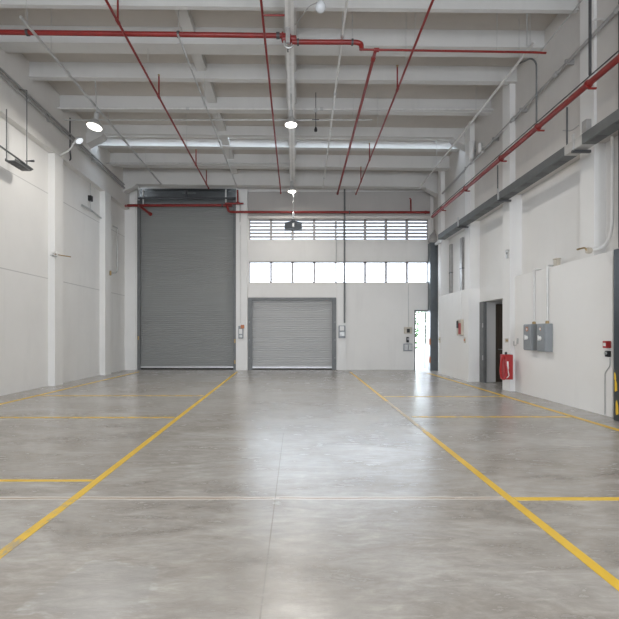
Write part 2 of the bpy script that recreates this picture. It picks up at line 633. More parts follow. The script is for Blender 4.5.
line((-2.02, 3.9, 0), (-2.33, 17.0, 0), .08, 'yellow', 'long yellow line left of the middle, far part')
line((-2.0, 1.5, 0), (-2.02, 3.9, 0), .08, 'yellow_worn', 'scuffed near end of the long left yellow line')
line((1.90, 1.2, 0), (1.985, 6.6, 0), .08, 'yellow', 'long yellow line right of the middle, near part')
line((1.985, 6.6, 0), (2.03, 9.6, 0), .07, 'yellow_faint', 'worn stretch of the right yellow line with floor glare painted in')
line((2.03, 9.6, 0), (2.14, 17.0, 0), .075, 'yellow', 'far part of the long right yellow line')
line((-7.0, 4.40, 0), (-2.08, 4.40, 0), .055, 'yellow', 'short yellow cross line at left')
line((1.99, 3.91, 0), (5.0, 3.91, 0), .07, 'yellow', 'short yellow cross line at right')
line((-6.3, 7.72, 0), (-2.18, 7.72, 0), .09, 'yellow_worn', 'faded yellow cross line further left')
line((2.1, 7.78, 0), (5.0, 7.78, 0), .09, 'yellow_worn', 'faded yellow cross line further right')
line((-6.25, 10.45, 0), (-2.25, 10.45, 0), .09, 'yellow_worn', 'faint far yellow cross line at left')
line((2.1, 10.3, 0), (5.0, 10.3, 0), .09, 'yellow_worn', 'faint far yellow cross line at right')
line((-6.4, 2.0, 0), (-6.22, 17.0, 0), .10, 'yellow', 'yellow line along the left wall')
line((5.02, 2.0, 0), (5.05, 16.5, 0), .10, 'yellow', 'yellow line along the right wall')

# ---- windows of the far wall
def win(n, xa, xb, za, zc, panes, louvre, label):
    w = struct('window_%d' % n, nbox(xa, xb, YB + .08, YB + .14, za, za + .035), M['window_frame'], label=label)
    for q in ((xa, xb, zc - .05, zc), (xa, xa + .035, za, zc), (xb - .035, xb, za, zc)):
        struct('window_frame', nbox(q[0], q[1], YB + .06, YB + .16, q[2], q[3]), M['window_frame'], w)
    step = (xb - xa) / panes
    for i in range(1, panes):
        struct('mullion', nbox(xa + i * step - .05, xa + i * step + .05, YB + .06, YB + .16, za, zc), M['window_frame'], w)
    for i in range(panes):
        pa, pb = xa + i * step + .03, xa + (i + 1) * step - .03
        if louvre:
            bm = B()
            h = (zc - za) / 6
            for k in range(1, 6):
                z = za + k * h
                prism(bm, [(YB + .07, z - .05), (YB + .07, z + .034), (YB + .165, z + .058), (YB + .165, z - .026)], 'x', pa, pb)
            struct('louvre_blades', bm, M['window_frame'], w)
            struct('dimming_pane', nbox(pa, pb, YB + .2, YB + .204, za + .02, zc - .02), M['dimmer'], w)  # added tinted pane that dims the sky between the blades
        else:
            struct('window_pane', nbox(pa, pb, YB + .105, YB + .113, za + .03, zc - .03), M['glass'], w)
    return w


xm0, xm1 = wx(336), wx(344.4)
win(1, WLO[0], xm0, WLO[2], WLO[3], 4, False, 'four clear panes above the small shutter')
win(2, xm0, xm1, WLO[2], WLO[3], 1, False, 'narrow clear pane between the two lower windows')
win(3, xm1, WLO[1], WLO[2], WLO[3], 4, False, 'four clear panes at the right of the far wall')
win(4, WHI[0], xm0, WHI[2], WHI[3], 4, True, 'louvred window row at upper left of the far wall')
win(5, xm0, xm1, WHI[2], WHI[3], 1, True, 'narrow louvred window between the two upper rows')
win(6, xm1, WHI[1], WHI[2], WHI[3], 4, True, 'louvred window row at upper right of the far wall')

# ---- doorway in the far wall, open, and doorway in the right wall
d1 = struct('door_1', nbox(DR[0], DR[0] + .05, YB - .02, YB + .3, 0, DR[3]), M['frame_grey'], label='open doorway to daylight at right of far wall')
struct('door_frame', nbox(DR[0], DR[1], YB - .02, YB + .3, DR[3] - .05, DR[3]), M['frame_grey'], d1)
dl = struct('door_leaf', nbox(DR[1] - .06, DR[1] - .015, YB + .3, YB + 1.2, .02, DR[3] - .06), M['frame_grey'], d1)
struct('door_handle', ntube([(DR[1] - .08, YB + 1.0, 1.05), (DR[1] - .13, YB + 1.0, 1.05), (DR[1] - .13, YB + .88, 1.05)], .011), M['galv'], dl)
d2 = struct('door_2', nbox(6.26, 7.1, 13.53, 13.58, 0, 2.44), M['brown_wood'], label='dark brown door in the recess of the right wall')
struct('door_handle', ntube([(6.36, 13.52, 1.02), (6.36, 13.46, 1.02), (6.48, 13.46, 1.02)], .012), M['galv'], d2)
jf = struct('door_frame', nbox(5.76, 5.86, 13.22, 13.5, 0, 2.5), M['frame_grey'], d2, label='grey steel jamb')
for z in (.7, 1.7):
    struct('hinge', ntube([(5.75, 13.24, z), (5.75, 13.24, z + .14)], .016), M['galv'], jf)

# ------------------------------------------------------------------ roller shutters
def curtain(xa, xb, z0, z1, y, pitch, depth):
    bm = B()
    n = max(1, int(round((z1 - z0) / pitch)))
    prof = []
    for i in range(n):
        z = z0 + (z1 - z0) * i / n
        h = (z1 - z0) / n
        for t, d in ((0, 0), (.12, .55), (.35, 1), (.65, 1), (.88, .55)):
            prof.append((y - depth * d, z + h * t))
    prof.append((y, z1))
    a = [bm.verts.new((xa, p[0], p[1])) for p in prof]
    b = [bm.verts.new((xb, p[0], p[1])) for p in prof]
    a2 = [bm.verts.new((xa, y + .02, z0)), bm.verts.new((xa, y + .02, z1))]
    b2 = [bm.verts.new((xb, y + .02, z0)), bm.verts.new((xb, y + .02, z1))]
    for i in range(len(prof) - 1):
        bm.faces.new((a[i], b[i], b[i + 1], a[i + 1]))
    bm.faces.new((a2[0], a2[1], b2[1], b2[0]))
    bm.faces.new((a[0], a2[0], b2[0], b[0]))
    bm.faces.new((a[-1], b[-1], b2[1], a2[1]))
    bm.faces.new(a + [a2[1], a2[0]])
    bm.faces.new(list(reversed(b)) + [b2[0], b2[1]])
    return bm


def guide(x0, x1, y0, y1, z1):
    """A U-channel guide rail."""
    bm = B()
    w = x1 - x0
    poly = [(x0, y0), (x1, y0), (x1, y0 + .03), (x0 + w * .5, y0 + .03), (x0 + w * .5, y1 - .03), (x1, y1 - .03), (x1, y1), (x0, y1)]
    return prism(bm, poly, 'z', 0, z1)


t = thing('roller_shutter', 'tall dark grey roller shutter at left of far wall', 'roller shutter', ((SH1[0] + SH1[1]) / 2, YB + .15, 0))
BIG = t
xa, xb = SH1[0], SH1[1]
obj('curtain', curtain(xa + .1, xb - .1, .13, wz(203), YB + .16, .086, .016), M['shutter_dark'], t)
bb = obj('bottom_bar', nbox(xa + .12, xb - .12, YB + .11, YB + .18, .075, .135), M['alu'], t, label='pale bottom bar')
obj('weather_strip', nbox(xa + .12, xb - .12, YB + .12, YB + .17, .0, .08), M['bolt_dirt'], bb)
obj('guide_rail', guide(xa + .005, xa + .13, YB + .02, YB + .22, 7.1), M['frame_grey'], t)
obj('guide_rail', guide(xb - .005, xb - .13, YB + .02, YB + .22, 7.1), M['frame_grey'], t)
hs = obj('barrel', ntube([(xa + .05, YB + .42, 7.12), (xb - .05, YB + .42, 7.12)], .24, 24), M['housing'], t, smooth=True)
obj('shaft_end', ntube([(xa + .01, YB + .42, 7.12), (xa + .05, YB + .42, 7.12)], .06), M['dark_steel'], hs)
obj('hood_bar', nbox(xa + .02, xb - .02, YB + .03, YB + .1, wz(198.5), wz(197)), M['dark_steel'], t)
obj('hanger_bracket', nbox((xa + xb) / 2 - .06, (xa + xb) / 2 + .02, YB + .04, YB + .12, wz(198), wz(190)), M['dark_steel'], t)
obj('hanger_bar', nbox((xa + xb) / 2 - .2, (xa + xb) / 2 + .35, YB + .04, YB + .1, wz(193), wz(191.8)), M['frame_grey'], t)
for i, (px) in enumerate((142.5, 225.5)):
    obj('hanger_rod', ntube([(wx(px), YB + .08, 6.95), (wx(px), YB + .08, 7.58)], .03), M['galv_pale'], t, label='pale vertical rod')
bk = struct('trim_1', nbox(xa - .3, xb + .3, YB + .72, YB + .8, 6.6, 8.9), M['housing'], label='dark sheet behind the big shutter barrel')
struct('housing_roof', nbox(xa - .3, xb + .3, YB + .3, YB + .75, 7.70, 7.78), M['housing'], bk)

t = thing('roller_shutter', 'low light grey roller shutter in middle of far wall', 'roller shutter', ((SH2[0] + SH2[1]) / 2, YB + .1, 0))
xa, xb, zt = SH2[0], SH2[1], SH2[3]
obj('curtain', curtain(xa + .12, xb - .12, .12, zt - .004, YB + .14, .095, .016), M['shutter_light'], t)
bb = obj('bottom_bar', nbox(xa + .13, xb - .13, YB + .09, YB + .16, .06, .13), M['alu'], t, label='pale bottom bar')
obj('weather_strip', nbox(xa + .13, xb - .13, YB + .10, YB + .15, .0, .065), M['bolt_dirt'], bb)
for x0, x1 in ((xa + .005, xa + .18), (xb - .005, xb - .18)):
    g = obj('guide_rail', guide(x0, x1, YB - .03, YB + .2, zt - .01), M['frame_grey'], t)
    for z in (.5, 1.25, 2.0):
        xx = (x0 * .7 + x1 * .3)
        obj('bolt', nlathe([(.02, 0), (.02, .015), (.012, .02)], (xx, YB - .03, z), (0, -1, 0), 8), M['galv'], g)
obj('lintel_plate', nbox(xa + .01, xb - .01, YB - .04, YB + .05, zt - .1, zt - .005), M['frame_grey'], t)
# little red and orange switches on the shutter frame sides
for nm, px, py, mk, lab in (('limit_switch', 234.9, 341, 'brass', None), ('limit_switch', 234.9, 362, 'brass', None), ('limit_switch', 138.3, 338, 'brass', None)):
    p = P(px, py, YB)
    obj(nm, box(B(), p.x - .03, p.x + .03, YB - .03, YB + .02, p.z - .08, p.z + .08, .008), M[mk], BIG, label=lab)

# ------------------------------------------------------------------ red fire pipes
def collar(p, axis, r, w=.05):
    return nlathe([(r, -w / 2), (r * 1.35, -w / 2), (r * 1.35, w / 2), (r, w / 2)], p, axis, 16)


def hanger(root, p, r, top, mk='galv'):
    """Ring clamp round a pipe with a rod up to the roof."""
    obj('pipe_hanger', ntube([(p[0], p[1], p[2] + r), (p[0], p[1], top)], .007, 6), M[mk], root)


def rz(p):                       # roof underside over a point
    return zb(p[1]) - .01 * p[0]


# main header across the hall
YM = 9.0
m0, m1 = P(-6, 31.8, YM), P(287, 35.8, YM)
m0 = Vector((-6.9, YM, m0.z))
t = thing('fire_main_pipe', 'thick red fire main crossing under the roof, left of the middle', 'pipe', m0)
obj('pipe', ntube([m0, m1], .05, 16), M['red_pipe'], t, smooth=True)
for px in (27.5, 178.5):
    f = (px + 6) / 293
    p = m0.lerp(m1, (((px - CX) * YM / F_PX) - m0.x) / (m1.x - m0.x))
    obj('clamp', collar(p, (1, 0, 0), .05, .05), M['dark_steel'], t)
    hanger(t, p, .05, rz(p))
p = P(278, 35.6, YM)
obj('coupling', collar(p, (1, 0, 0), .05, .07), M['dark_steel'], t)
obj('flange', collar(P(282.5, 35.7, YM), (1, 0, 0), .055, .03), M['red_pipe'], t)
# the lower run to the right with its valve and elbow
v0, v1 = P(284, 41, YM - .0), P(361, 42.5, YM)
t = thing('fire_main_pipe', 'red fire main right of the light trunking, ending in a downward elbow', 'pipe', P(292, 42, YM))
elb = [P(292, 42, YM), P(357, 42.3, YM), P(361.5, 44, YM), P(361.5, 49.5, YM)]
obj('pipe', ntube(bend(elb, .12), .05, 16), M['red_pipe'], t, smooth=True)
vb = obj('valve_body', nlathe([(.03, -.16), (.07, -.14), (.07, -.05), (.1, -.03), (.1, .03), (.07, .05), (.07, .14), (.03, .16)],
                              P(289, 39, YM), (1, 0, 0), 16), M['red_pipe'], t, smooth=True)
obj('saddle', nbox(P(285.8, 0, YM).x, P(290, 0, YM).x, YM - .13, YM - .08, P(0, 46.5, YM).z, P(0, 26.5, YM).z), M['conduit_dark'], t, label='galvanised saddle strap')
obj('saddle_clip', ntube(bend([P(284, 41, YM - .1), P(285, 47, YM - .1), P(290, 48.5, YM - .1), P(294, 45, YM - .1)], .06), .018, 8), M['galv'], t)
obj('drain_stub', ntube([P(288, 46, YM), P(288, 52, YM)], .014, 8), M['dark_steel'], vb)
for px in (298, 352.3):
    p = P(px, 42.2, YM)
    obj('clamp', collar(p, (1, 0, 0), .05, .04), M['dark_steel'], t)
    hanger(t, p, .05, rz(p))
# the thin pipe on the right
a, b = P(362, 49.6, YM), P(534, 52.4, YM)
t = thing('fire_branch_pipe', 'thin red pipe crossing at upper right towards the wall', 'pipe', a)
obj('pipe', ntube([a, b, P(546, 53, YM)], .022, 12), M['red_pipe'], t, smooth=True)
obj('tee', collar(P(376.5, 50, YM), (1, 0, 0), .03, .1), M['red_pipe'], t)
for px in (415, 497):
    p = a.lerp(b, (px - 362) / 172)
    hanger(t, p, .022, rz(p))

# lengthwise sprinkler lines
def sprinkler(label, a, b, r, risers=(), hang=()):
    a, b = Vector(a), Vector(b)
    t = thing('sprinkler_pipe', label, 'pipe', a, 'red sprinkler lines under the roof')
    obj('pipe', ntube([a, b], r, 12), M['red_pipe'], t, smooth=True)
    d = (b - a)
    for y, h in risers:
        p = a + d * ((y - a.y) / d.y)
        rs = obj('riser', ntube([p, p + Vector((0, 0, h))], r * .75, 8), M['red_pipe'], t)
        obj('sprinkler_head', nlathe([(.008, 0), (.022, .01), (.022, .035), (.03, .04), (.03, .045), (.006, .05)], p + Vector((0, 0, h)), (0, 0, 1), 10), M['brass'], rs)
        obj('tee', collar(p, d.normalized(), r, .1), M['red_pipe'], t)
    # end elbow pointing down
    obj('end_cap', nlathe([(r * .8, -.03), (r * 1.3, -.03), (r * 1.3, .03), (r * .8, .03)], b, d.normalized(), 12), M['red_pipe'], t)
    for y in hang:
        p = a + d * ((y - a.y) / d.y)
        hanger(t, p, r, rz(p))
    return t


def extend(a, b, y):
    d = b - a
    return a + d * ((y - a.y) / d.y)


a, b = P(106, 0, 7.88), P(208.5, 188, 17.0)
sprinkler('leftmost lengthwise red sprinkler line', extend(a, b, 3.0), b, .026, ((5.3, .5), (8.4, .62), (10.9, .52), (14.9, .5), (16.6, .5)), (4.5, 10.1, 13.6))
a, b = P(261, 0, 7.85), P(280.8, 193, 17.0)
t = sprinkler('lengthwise red sprinkler line just left of the light trunking', extend(a, b, 3.0), b, .024, ((4.5, .5), (6.2, .5)), (4, 7.2, 10.5, 14.8))
p = extend(a, b, 8.2)
obj('branch', ntube([p, p + Vector((.42, 0, -.0))], .018, 8), M['red_pipe'], t)
a, b = P(375.3, 51, 9.0), P(337.6, 193.5, 17.0)
t = sprinkler('thicker lengthwise red line dropping from the thin cross pipe', a, b, .036, (), (12.4, 16.0))
obj('coupling', collar(extend(a, b, 9.25), b - a, .036, .08), M['red_pipe'], t)
a, b = P(433, 0, 7.38), P(356, 194, 17.0)
sprinkler('rightmost lengthwise red sprinkler line', extend(a, b, 3.0), b, .024, ((4.6, .5), (7.3, .5), (10.0, .52), (13.84, .5), (15.7, .5)), (6, 9.2, 12.4))

# red pipes on the far wall
YF = 17.75
t = thing('fire_wall_pipe', 'red pipe across the top of the tall shutter', 'pipe', P(136, 205, YF))
obj('pipe', ntube([P(127.5, 205.5, YF), P(232, 205.3, YF)], .055, 14), M['red_pipe'], t, smooth=True)
obj('elbow', ntube(bend([P(126, 206, YF - .4), P(126, 206, YF), P(131, 205.5, YF)], .1), .058, 12), M['red_pipe'], t, smooth=True)
el = obj('branch', ntube(bend([P(138.5, 206, YF), P(141, 207, YF - .25), P(149.5, 213.5, YF - .5)], .1), .05, 12), M['red_pipe'], t, smooth=True)
obj('end_flange', collar(P(150, 213.8, YF - .5), P(149.5, 213.5, YF - .5) - P(141, 207, YF - .25), .055, .1), M['red_pipe'], el)
obj('coupling', collar(P(222.5, 205.3, YF), (1, 0, 0), .055, .06), M['dark_steel'], t)
t = thing('fire_wall_pipe', 'red pipe running above the louvred windows', 'pipe', P(228, 211.6, YF))
obj('pipe', ntube(bend([P(227, 205.5, YF - .12), P(228.5, 211.8, YF - .12), P(236, 212, YF), P(429.5, 212.3, YF)], .12), .05, 14), M['red_pipe'], t, smooth=True)
obj('branch', ntube(bend([P(225, 203.5, YF - .15), P(241, 203.5, YF - .15), P(243.5, 203.5, YF - .15)], .1), .04, 10), M['red_pipe'], t, smooth=True)
rs = obj('riser', ntube([P(237.8, 203.5, YF - .15), P(237.6, 190, YF - .15)], .034, 10), M['red_pipe'], t)
obj('riser_flange', collar(P(237.8, 203, YF - .15), (0, 0, 1), .06, .05), M['red_pipe'], rs)
for px in (349.5,):
    obj('clamp', collar(P(px, 212.2, YF), (1, 0, 0), .05, .05), M['dark_steel'], t)
    hanger(t, P(px, 212.2, YF), .05, P(px, 204, YF).z)
obj('clamp', collar(P(425.5, 212.3, YF), (1, 0, 0), .05, .06), M['red_pipe'], t)
obj('drop', ntube([P(240, 204, YF), P(240, 222, YF)], .02, 8), M['galv'], t, label='grey bracket rod')
obj('riser', ntube(bend([P(411, 212, YF), P(410.8, 199, YF), P(410, 198.5, YF - .2)], .05), .028, 8), M['red_pipe'], t)

# large pipe along the right wall
def along_right(ratio_near, ratio_far, x, ya, yb_):
    """Line on the plane X = x, given height-to-offset ratios at its ends."""
    return Vector((x, ya, EYE + ratio_near * x)), Vector((x, yb_, EYE + ratio_far * x))


a, b = along_right(.853, .86, 5.2, 4.5, 16.4)
t = thing('fire_side_pipe', 'thick red pipe sloping along the upper right wall', 'pipe', a)
obj('pipe', ntube([a, b], .055, 16), M['red_pipe'], t, smooth=True)
for y in (6.05, 7.65, 9.25, 10.9, 13.2, 15.3):
    p = a.lerp(b, (y - a.y) / (b.y - a.y))
    br = obj('bracket', ntube([p + Vector((0, 0, -.075)), Vector((5.34, y, p.z - .075))], .02, 8), M['red_pipe'], t)
    obj('u_bolt', collar(p, (0, 1, 0), .055, .035), M['red_pipe'], br)
for px, z0, z1 in ((567, 5.0, 5.85), (497.6, 5.05, 5.85)):
    y = 5.2 * F_PX / (px - CX)
    obj('tray_rod', ntube([(5.2, y, z0), (5.2, y, z1)], .016, 8), M['dark_steel'], t)
yb3 = 5.2 * F_PX / (536.5 - CX)
obj('hook_wire', ntube([(4.98, yb3 + .3, 7.54), (4.98, yb3 + .3, rz((4.98, yb3 + .3)))], .006, 6), M['galv'], t)
obj('hanger_rod', ntube(bend([(5.2, yb3, 6.0), (5.2, yb3, 7.36), (5.12, yb3 + .05, 7.5), (4.98, yb3 + .3, 7.54)], .12), .018, 8), M['frame_grey'], t)
p = PX(590, 75, 5.2)
obj('hanger_rod', ntube([(p.x, p.y, p.z), (p.x, p.y, rz(p))], .024, 8), M['dark_steel'], t)
obj('cable', ntube([a + Vector((.0, 0, .12)), b + Vector((0, 0, .12))], .012, 8), M['dark_steel'], t, label='thin dark cable above the red pipe')

# ------------------------------------------------------------------ grey conduits under the roof
def conduit(label, pts, r, mk='galv', clips=(), hang=(), cat='conduit', name='conduit', joints=()):
    pts = [Vector(p) for p in pts]
    t = thing(name, label, cat, pts[0])
    obj('tube', ntube(pts, r, 10), M[mk], t, smooth=True)
    a, b = pts[0], pts[-1]
    for f in joints:
        p = a.lerp(b, f)
        obj('joint', collar(p, b - a, r * 1.15, .09), M['galv'], t)
    for f in hang:
        p = a.lerp(b, f)
        hanger(t, p, r, rz(p))
    return t


conduit('long galvanised conduit left of all red sprinkler lines, carrying the left bay lamp', [P(20.5, 17, 8.26), P(161, 184, 16.9)], .03, 'galv', joints=(.2, .45, .7), hang=(.02, .12, .36, .8))
conduit('thin dark conduit running lengthwise under the left ceiling rib', [P(178, 35, 8.6), P(236.5, 186, 16.9)], .02, 'galv', joints=(.3, .6, .9), hang=(.3, .8))
conduit('pale conduit lengthwise between the trunking and the thick red line', [extend(P(347, 0, 8.0), P(323, 188, 17.0), 3.0), P(323, 188, 17.0)], .026, 'galv_pale', joints=(.3, .42, .56, .78, .93), hang=(.42, .7))
t = conduit('bare steel conduit at right slanting to the tray corner', [P(534.5, 42, 8.85), P(419.5, 188, 17.0)], .03, 'galv_pale', hang=(.02, .35, .75))
obj('end_bracket', ntube([P(531, 45, 8.85), P(527, 46, 8.85), P(527, 10, 8.85)], .014, 8), M['galv'], t)
conduit('thin dark cable along the top of the right wall', [PX(600, -22, 5.55), PX(540, 52, 5.55)], .012, 'galv')
a, b = along_right(1.025, .96, 5.62, 4.5, 16.5)
t = conduit('grey conduit run high along the right wall above the red pipe', [a, b], .035, 'conduit_dark', joints=(.25, .4, .55, .7))
for y in (6.5, 8.9, 10.7, 12.2, 14.2):
    p = a.lerp(b, (y - a.y) / (b.y - a.y))
    obj('saddle', nbox(5.57, 5.75, y - .025, y + .025, p.z - .05, p.z + .05), M['conduit_dark'], t)
# pair of conduits high along the left wall
za, zc = EYE + .905 * 6.88, EYE + .85 * 6.88
for i, (dx, dz, r) in enumerate(((0, 0, .04), (.0, .13, .025))):
    lab = ('thick grey conduit along the upper left wall', 'thinner upper conduit along the upper left wall')[i]
    t = conduit(lab, [(-6.88 + dx, 3, za + dz), (-6.88 + dx, 17.6, zc + dz)], r, 'conduit_dark', joints=(.35, .55, .8), cat='conduit')
    for y in (9.6, 12.0, 14.6):
        z = za + dz + (zc - za) * (y - 3) / 14.6
        obj('saddle', nbox(-6.95, -6.86, y - .03, y + .03, z - r * 1.3, z + r * 1.3), M['galv'], t)
# conduits crossing below the beams
for px0, px1, py, Y, r, lab in ((62, 372, 120, 12.9, .022, 'thin conduit crossing the hall behind the middle bay lamp'),
                                (100, 292, 163, 15.7, .02, 'thin conduit crossing the hall under the far beams')):
    conduit(lab, [P(px0, py, Y), P(px1, py, Y)], r, 'galv', hang=(.15, .5, .9))
# galvanised conduit crossing just below the fourth beam
conduit('grey pipe strapped along the underside of a middle cross beam', [P(54, 108.2, 12.55), P(500, 109.5, 12.55)], .03, 'galv_pale', joints=(.3, .6))
# vertical conduits on the far wall
t = conduit('grey vertical conduit down the far wall to the shutter control box', [(wx(344.3), YB - .1, wz(190)), (wx(344.3), YB - .1, wz(323))], .035, 'frame_grey')
t = conduit('thin vertical conduit beside the middle of the far windows', [(wx(336.2), YB - .04, wz(216)), (wx(336.2), YB - .04, wz(284))], .02, 'galv')
conduit('thin vertical conduit down the pilaster between the shutters', [(wx(241), YB - .16, wz(226)), (wx(241), YB - .16, wz(323))], .014, 'galv_pale')

# ------------------------------------------------------------------ bay lamps, bulb, floodlight, hood
def bay_lamp(label, p, top, power, tilt=(0, 0, 1), r=.16):
    p = Vector(p)
    ax = Vector(tilt).normalized()
    t = thing('bay_lamp', label, 'lamp', p, 'round bay lamps')
    obj('lamp_shade', nlathe([(r, -.01), (r * 1.02, .02), (r * .85, .10), (r * .45, .17), (.05, .2), (.045, .2)], p, ax, 24), M['galv'], t, smooth=True)
    obj('lens', nlathe([(.01, -.055), (r * .6, -.045), (r * .95, -.02), (r * .97, -.008), (.01, -.008)], p, ax, 24), M['lamp_glow'], t, smooth=True, label='glowing lens')
    obj('driver', nlathe([(.055, .2), (.06, .22), (.06, .36), (.04, .38)], p, ax, 14), M['galv'], t, smooth=True)
    obj('stem', ntube([p + ax * .36, Vector((p.x, p.y, top))], .015, 8), M['galv'], t)
    d = bpy.data.lights.new('bay_lamp_light', 'AREA')
    d.shape = 'DISK'
    d.size = r * 1.1
    d.energy = power
    d.color = (1, .96, .90)
    lo = bpy.data.objects.new('bay_lamp_light', d)
    link(lo, t, p - ax * .07)
    lo.rotation_euler = Vector((0, 0, -1)).rotation_difference(-ax).to_euler()
    return t


p = P(291, 124.5, 11.2)
bay_lamp('lit bay lamp on the central trunking, nearer one', p, 7.75, 150)
p = P(292, 191.2, 16.4)
bay_lamp('lit bay lamp on the central trunking, further one', p, 7.6, 30)
p = P(94.5, 126.5, 11.25)
bay_lamp('lit bay lamp hanging from the left conduit', p, rz(p), 45, (.12, .12, 1), .19)

for x, y in ((-.13, 5.4), (-.13, -.4), (-.13, -5.6), (-3.9, .6), (4.0, .6)):  # extra lamps out of view, put in to even out the hall light
    bay_lamp('unseen bay lamp added above the camera to even out the light', (x, y, 7.0), rz((x, y)), 45)
p = P(79.5, 141, 12.6)
t = thing('flood_lamp', 'small tilted round lamp on an arm by the left wall', 'lamp', p)
ax = Vector((-.6, .05, .8)).normalized()
obj('lamp_shade', nlathe([(.115, 0), (.115, .03), (.07, .09), (.03, .12)], p, ax, 20), M['galv_pale'], t, smooth=True)
obj('lens', nlathe([(.01, -.02), (.105, -.01), (.11, -.001), (.01, -.001)], p, ax, 20), M['lamp_glow_soft'], t, smooth=True, label='glowing lens')
obj('arm', ntube(bend([p + ax * .12, P(70, 150, 12.6), Vector((-6.95, 12.65, P(66, 155, 12.6).z))], .1), .025, 8), M['galv_pale'], t)

p = P(320.5, 7, 7.45)
t = thing('glass_lamp', 'unlit clear glass lamp at top middle with a curved cable', 'lamp', p)
obj('glass_globe', nlathe([(.01, -.09), (.05, -.08), (.085, -.04), (.09, 0), (.075, .05), (.045, .075)], p, (0, 0, 1), 20), M['globe'], t, smooth=True)
obj('bulb', nlathe([(.005, -.05), (.03, -.035), (.035, -.01), (.02, .03), (.018, .06)], p, (0, 0, 1), 14), M['white_plastic'], t, smooth=True)
obj('socket', nlathe([(.05, .07), (.055, .08), (.05, .16), (.02, .18)], p, (0, 0, 1), 14), M['galv'], t, smooth=True)
obj('stem', ntube([p + Vector((0, 0, .17)), (p.x, p.y, rz(p))], .012, 8), M['galv'], t)
obj('cable', ntube(bend([P(318, 2, 7.45), P(309, 6, 7.6), P(302, 16, 7.8), P(295, 25, 8.2)], .2), .009, 6), M['conduit_dark'], t)

# central trunking
t = thing('light_trunking', 'long white lighting trunking along the middle of the roof', 'trunking', (-.13, 9, 7.8))
bm = B()
for y0, y1 in ((3.0, 7.2), (7.2, 11.4), (11.4, 16.6)):
    pass
def tz(y): return 8.0 - .011 * (y - 3) - (.02 * max(0, y - 13))
poly = [(3, tz(3) - .1), (11, tz(11) - .1), (16.9, 7.44), (16.9, 7.52), (11, tz(11) - .02), (3, tz(3) - .02)]
obj('channel', prism(B(), poly, 'x', -.215, -.045), M['white_plastic'], t)
obj('cover', prism(B(), [(y, z - .012) for y, z in poly[:3]] + [(y, z) for y, z in reversed(poly[:3])], 'x', -.155, -.105), M['galv_pale'], t)
for y in (4, 6, 8.1, 10.3, 12.3, 14.0, 15.9):
    obj('hanger', ntube([(-.13, y, tz(y) - .03), (-.13, y, zb(y) - .15)], .014, 8), M['galv'], t)
# black hood hanging in front of the louvres
p = P(293.3, 229.6, 16.4)
t = thing('hanging_hood', 'dark gable-shaped hood hanging in front of the louvred windows', 'hood', p)
w = .33
bm = B()
prism(bm, [(p.x - w, p.z), (p.x + w, p.z), (p.x + w * .97, p.z + .23), (p.x + .09, p.z + .29), (p.x + .04, p.z + .34), (p.x - .04, p.z + .34), (p.x - .09, p.z + .29), (p.x - w * .97, p.z + .23)], 'y', 16.25, 16.6)
obj('hood_body', bm, M['hood'], t)
obj('nozzle', nbox(p.x - .035, p.x + .035, 16.22, 16.26, p.z + .06, p.z + .2), M['galv'], t)
obj('hanger_fitting', nlathe([(.02, 0), (.05, .02), (.035, .1), (.045, .12), (.03, .2), (.012, .22)], (p.x, 16.4, p.z + .46), (0, 0, 1), 12), M['white_plastic'], t, smooth=True)
obj('stem', ntube([(p.x, 16.4, p.z + .34), (p.x, 16.4, 6.86)], .012, 8), M['galv'], t)

# hanging black sensor
p = P(315.8, 129.5, 12.4)
t = thing('hanging_sensor', 'small black bulb-shaped sensor hanging from a rod right of the middle', 'sensor', p)
obj('sensor_head', nlathe([(.01, -.07), (.045, -.05), (.05, 0), (.03, .05), (.02, .07)], p, (0, 0, 1), 14), M['black_plastic'], t, smooth=True)
obj('stem', ntube([p + Vector((0, 0, .06)), (p.x, p.y, rz(p) + .0)], .01, 8), M['dark_steel'], t)
obj('junction_box', nbox(p.x - .04, p.x + .04, 12.36, 12.44, P(0, 112.5, 12.4).z, P(0, 109, 12.4).z), M['galv'], t)
obj('cross_arm', ntube([P(312, 119.5, 12.4), P(319, 119.5, 12.4)], .014, 8), M['dark_steel'], t)

# ------------------------------------------------------------------ left wall fittings
# hanging grey tray
t = thing('hanging_tray', 'grey steel tray on two rods along the left wall', 'cable tray', (-6.82, 10.5, 5.62))
ya, yb_, z = 10.26, 10.9, 5.63
bm = B()
prism(bm, [(-6.945, z + .06), (-6.945, z), (-6.70, z), (-6.70, z + .06), (-6.712, z + .06), (-6.712, z + .015), (-6.933, z + .015), (-6.933, z + .06)], 'y', ya, yb_)
tb = obj('tray_channel', bm, M['tray'], t)
bm = B()
for i in range(5):
    for j in range(2):
        box(bm, -6.925 + j * .105, -6.925 + j * .105 + .085, ya + .05 + i * .115, ya + .13 + i * .115, z - .004, z + .001)
obj('perforation', bm, M['black_plastic'], tb)
obj('side_rail', ntube([(-6.69, 7.0, z + .25), (-6.69, 10.3, z + .09), (-6.69, yb_ + .02, z + .05)], .022, 8), M['tray'], t)
obj('hanger_rod', ntube([(-6.9, 10.25, z + .02), (-6.9, 10.25, 6.86)], .013, 8), M['frame_grey'], t)
obj('hanger_rod', ntube([(-6.76, 10.8, z + .02), (-6.76, 10.8, 7.62), (-6.95, 10.8, 7.64)], .013, 8), M['frame_grey'], t)
p = P(30, 161, 10.8)
obj('cross_clamp', ntube([(p.x - .12, 10.8, p.z), (p.x + .1, 10.8, p.z)], [.008, .03], 8), M['dark_steel'], t)

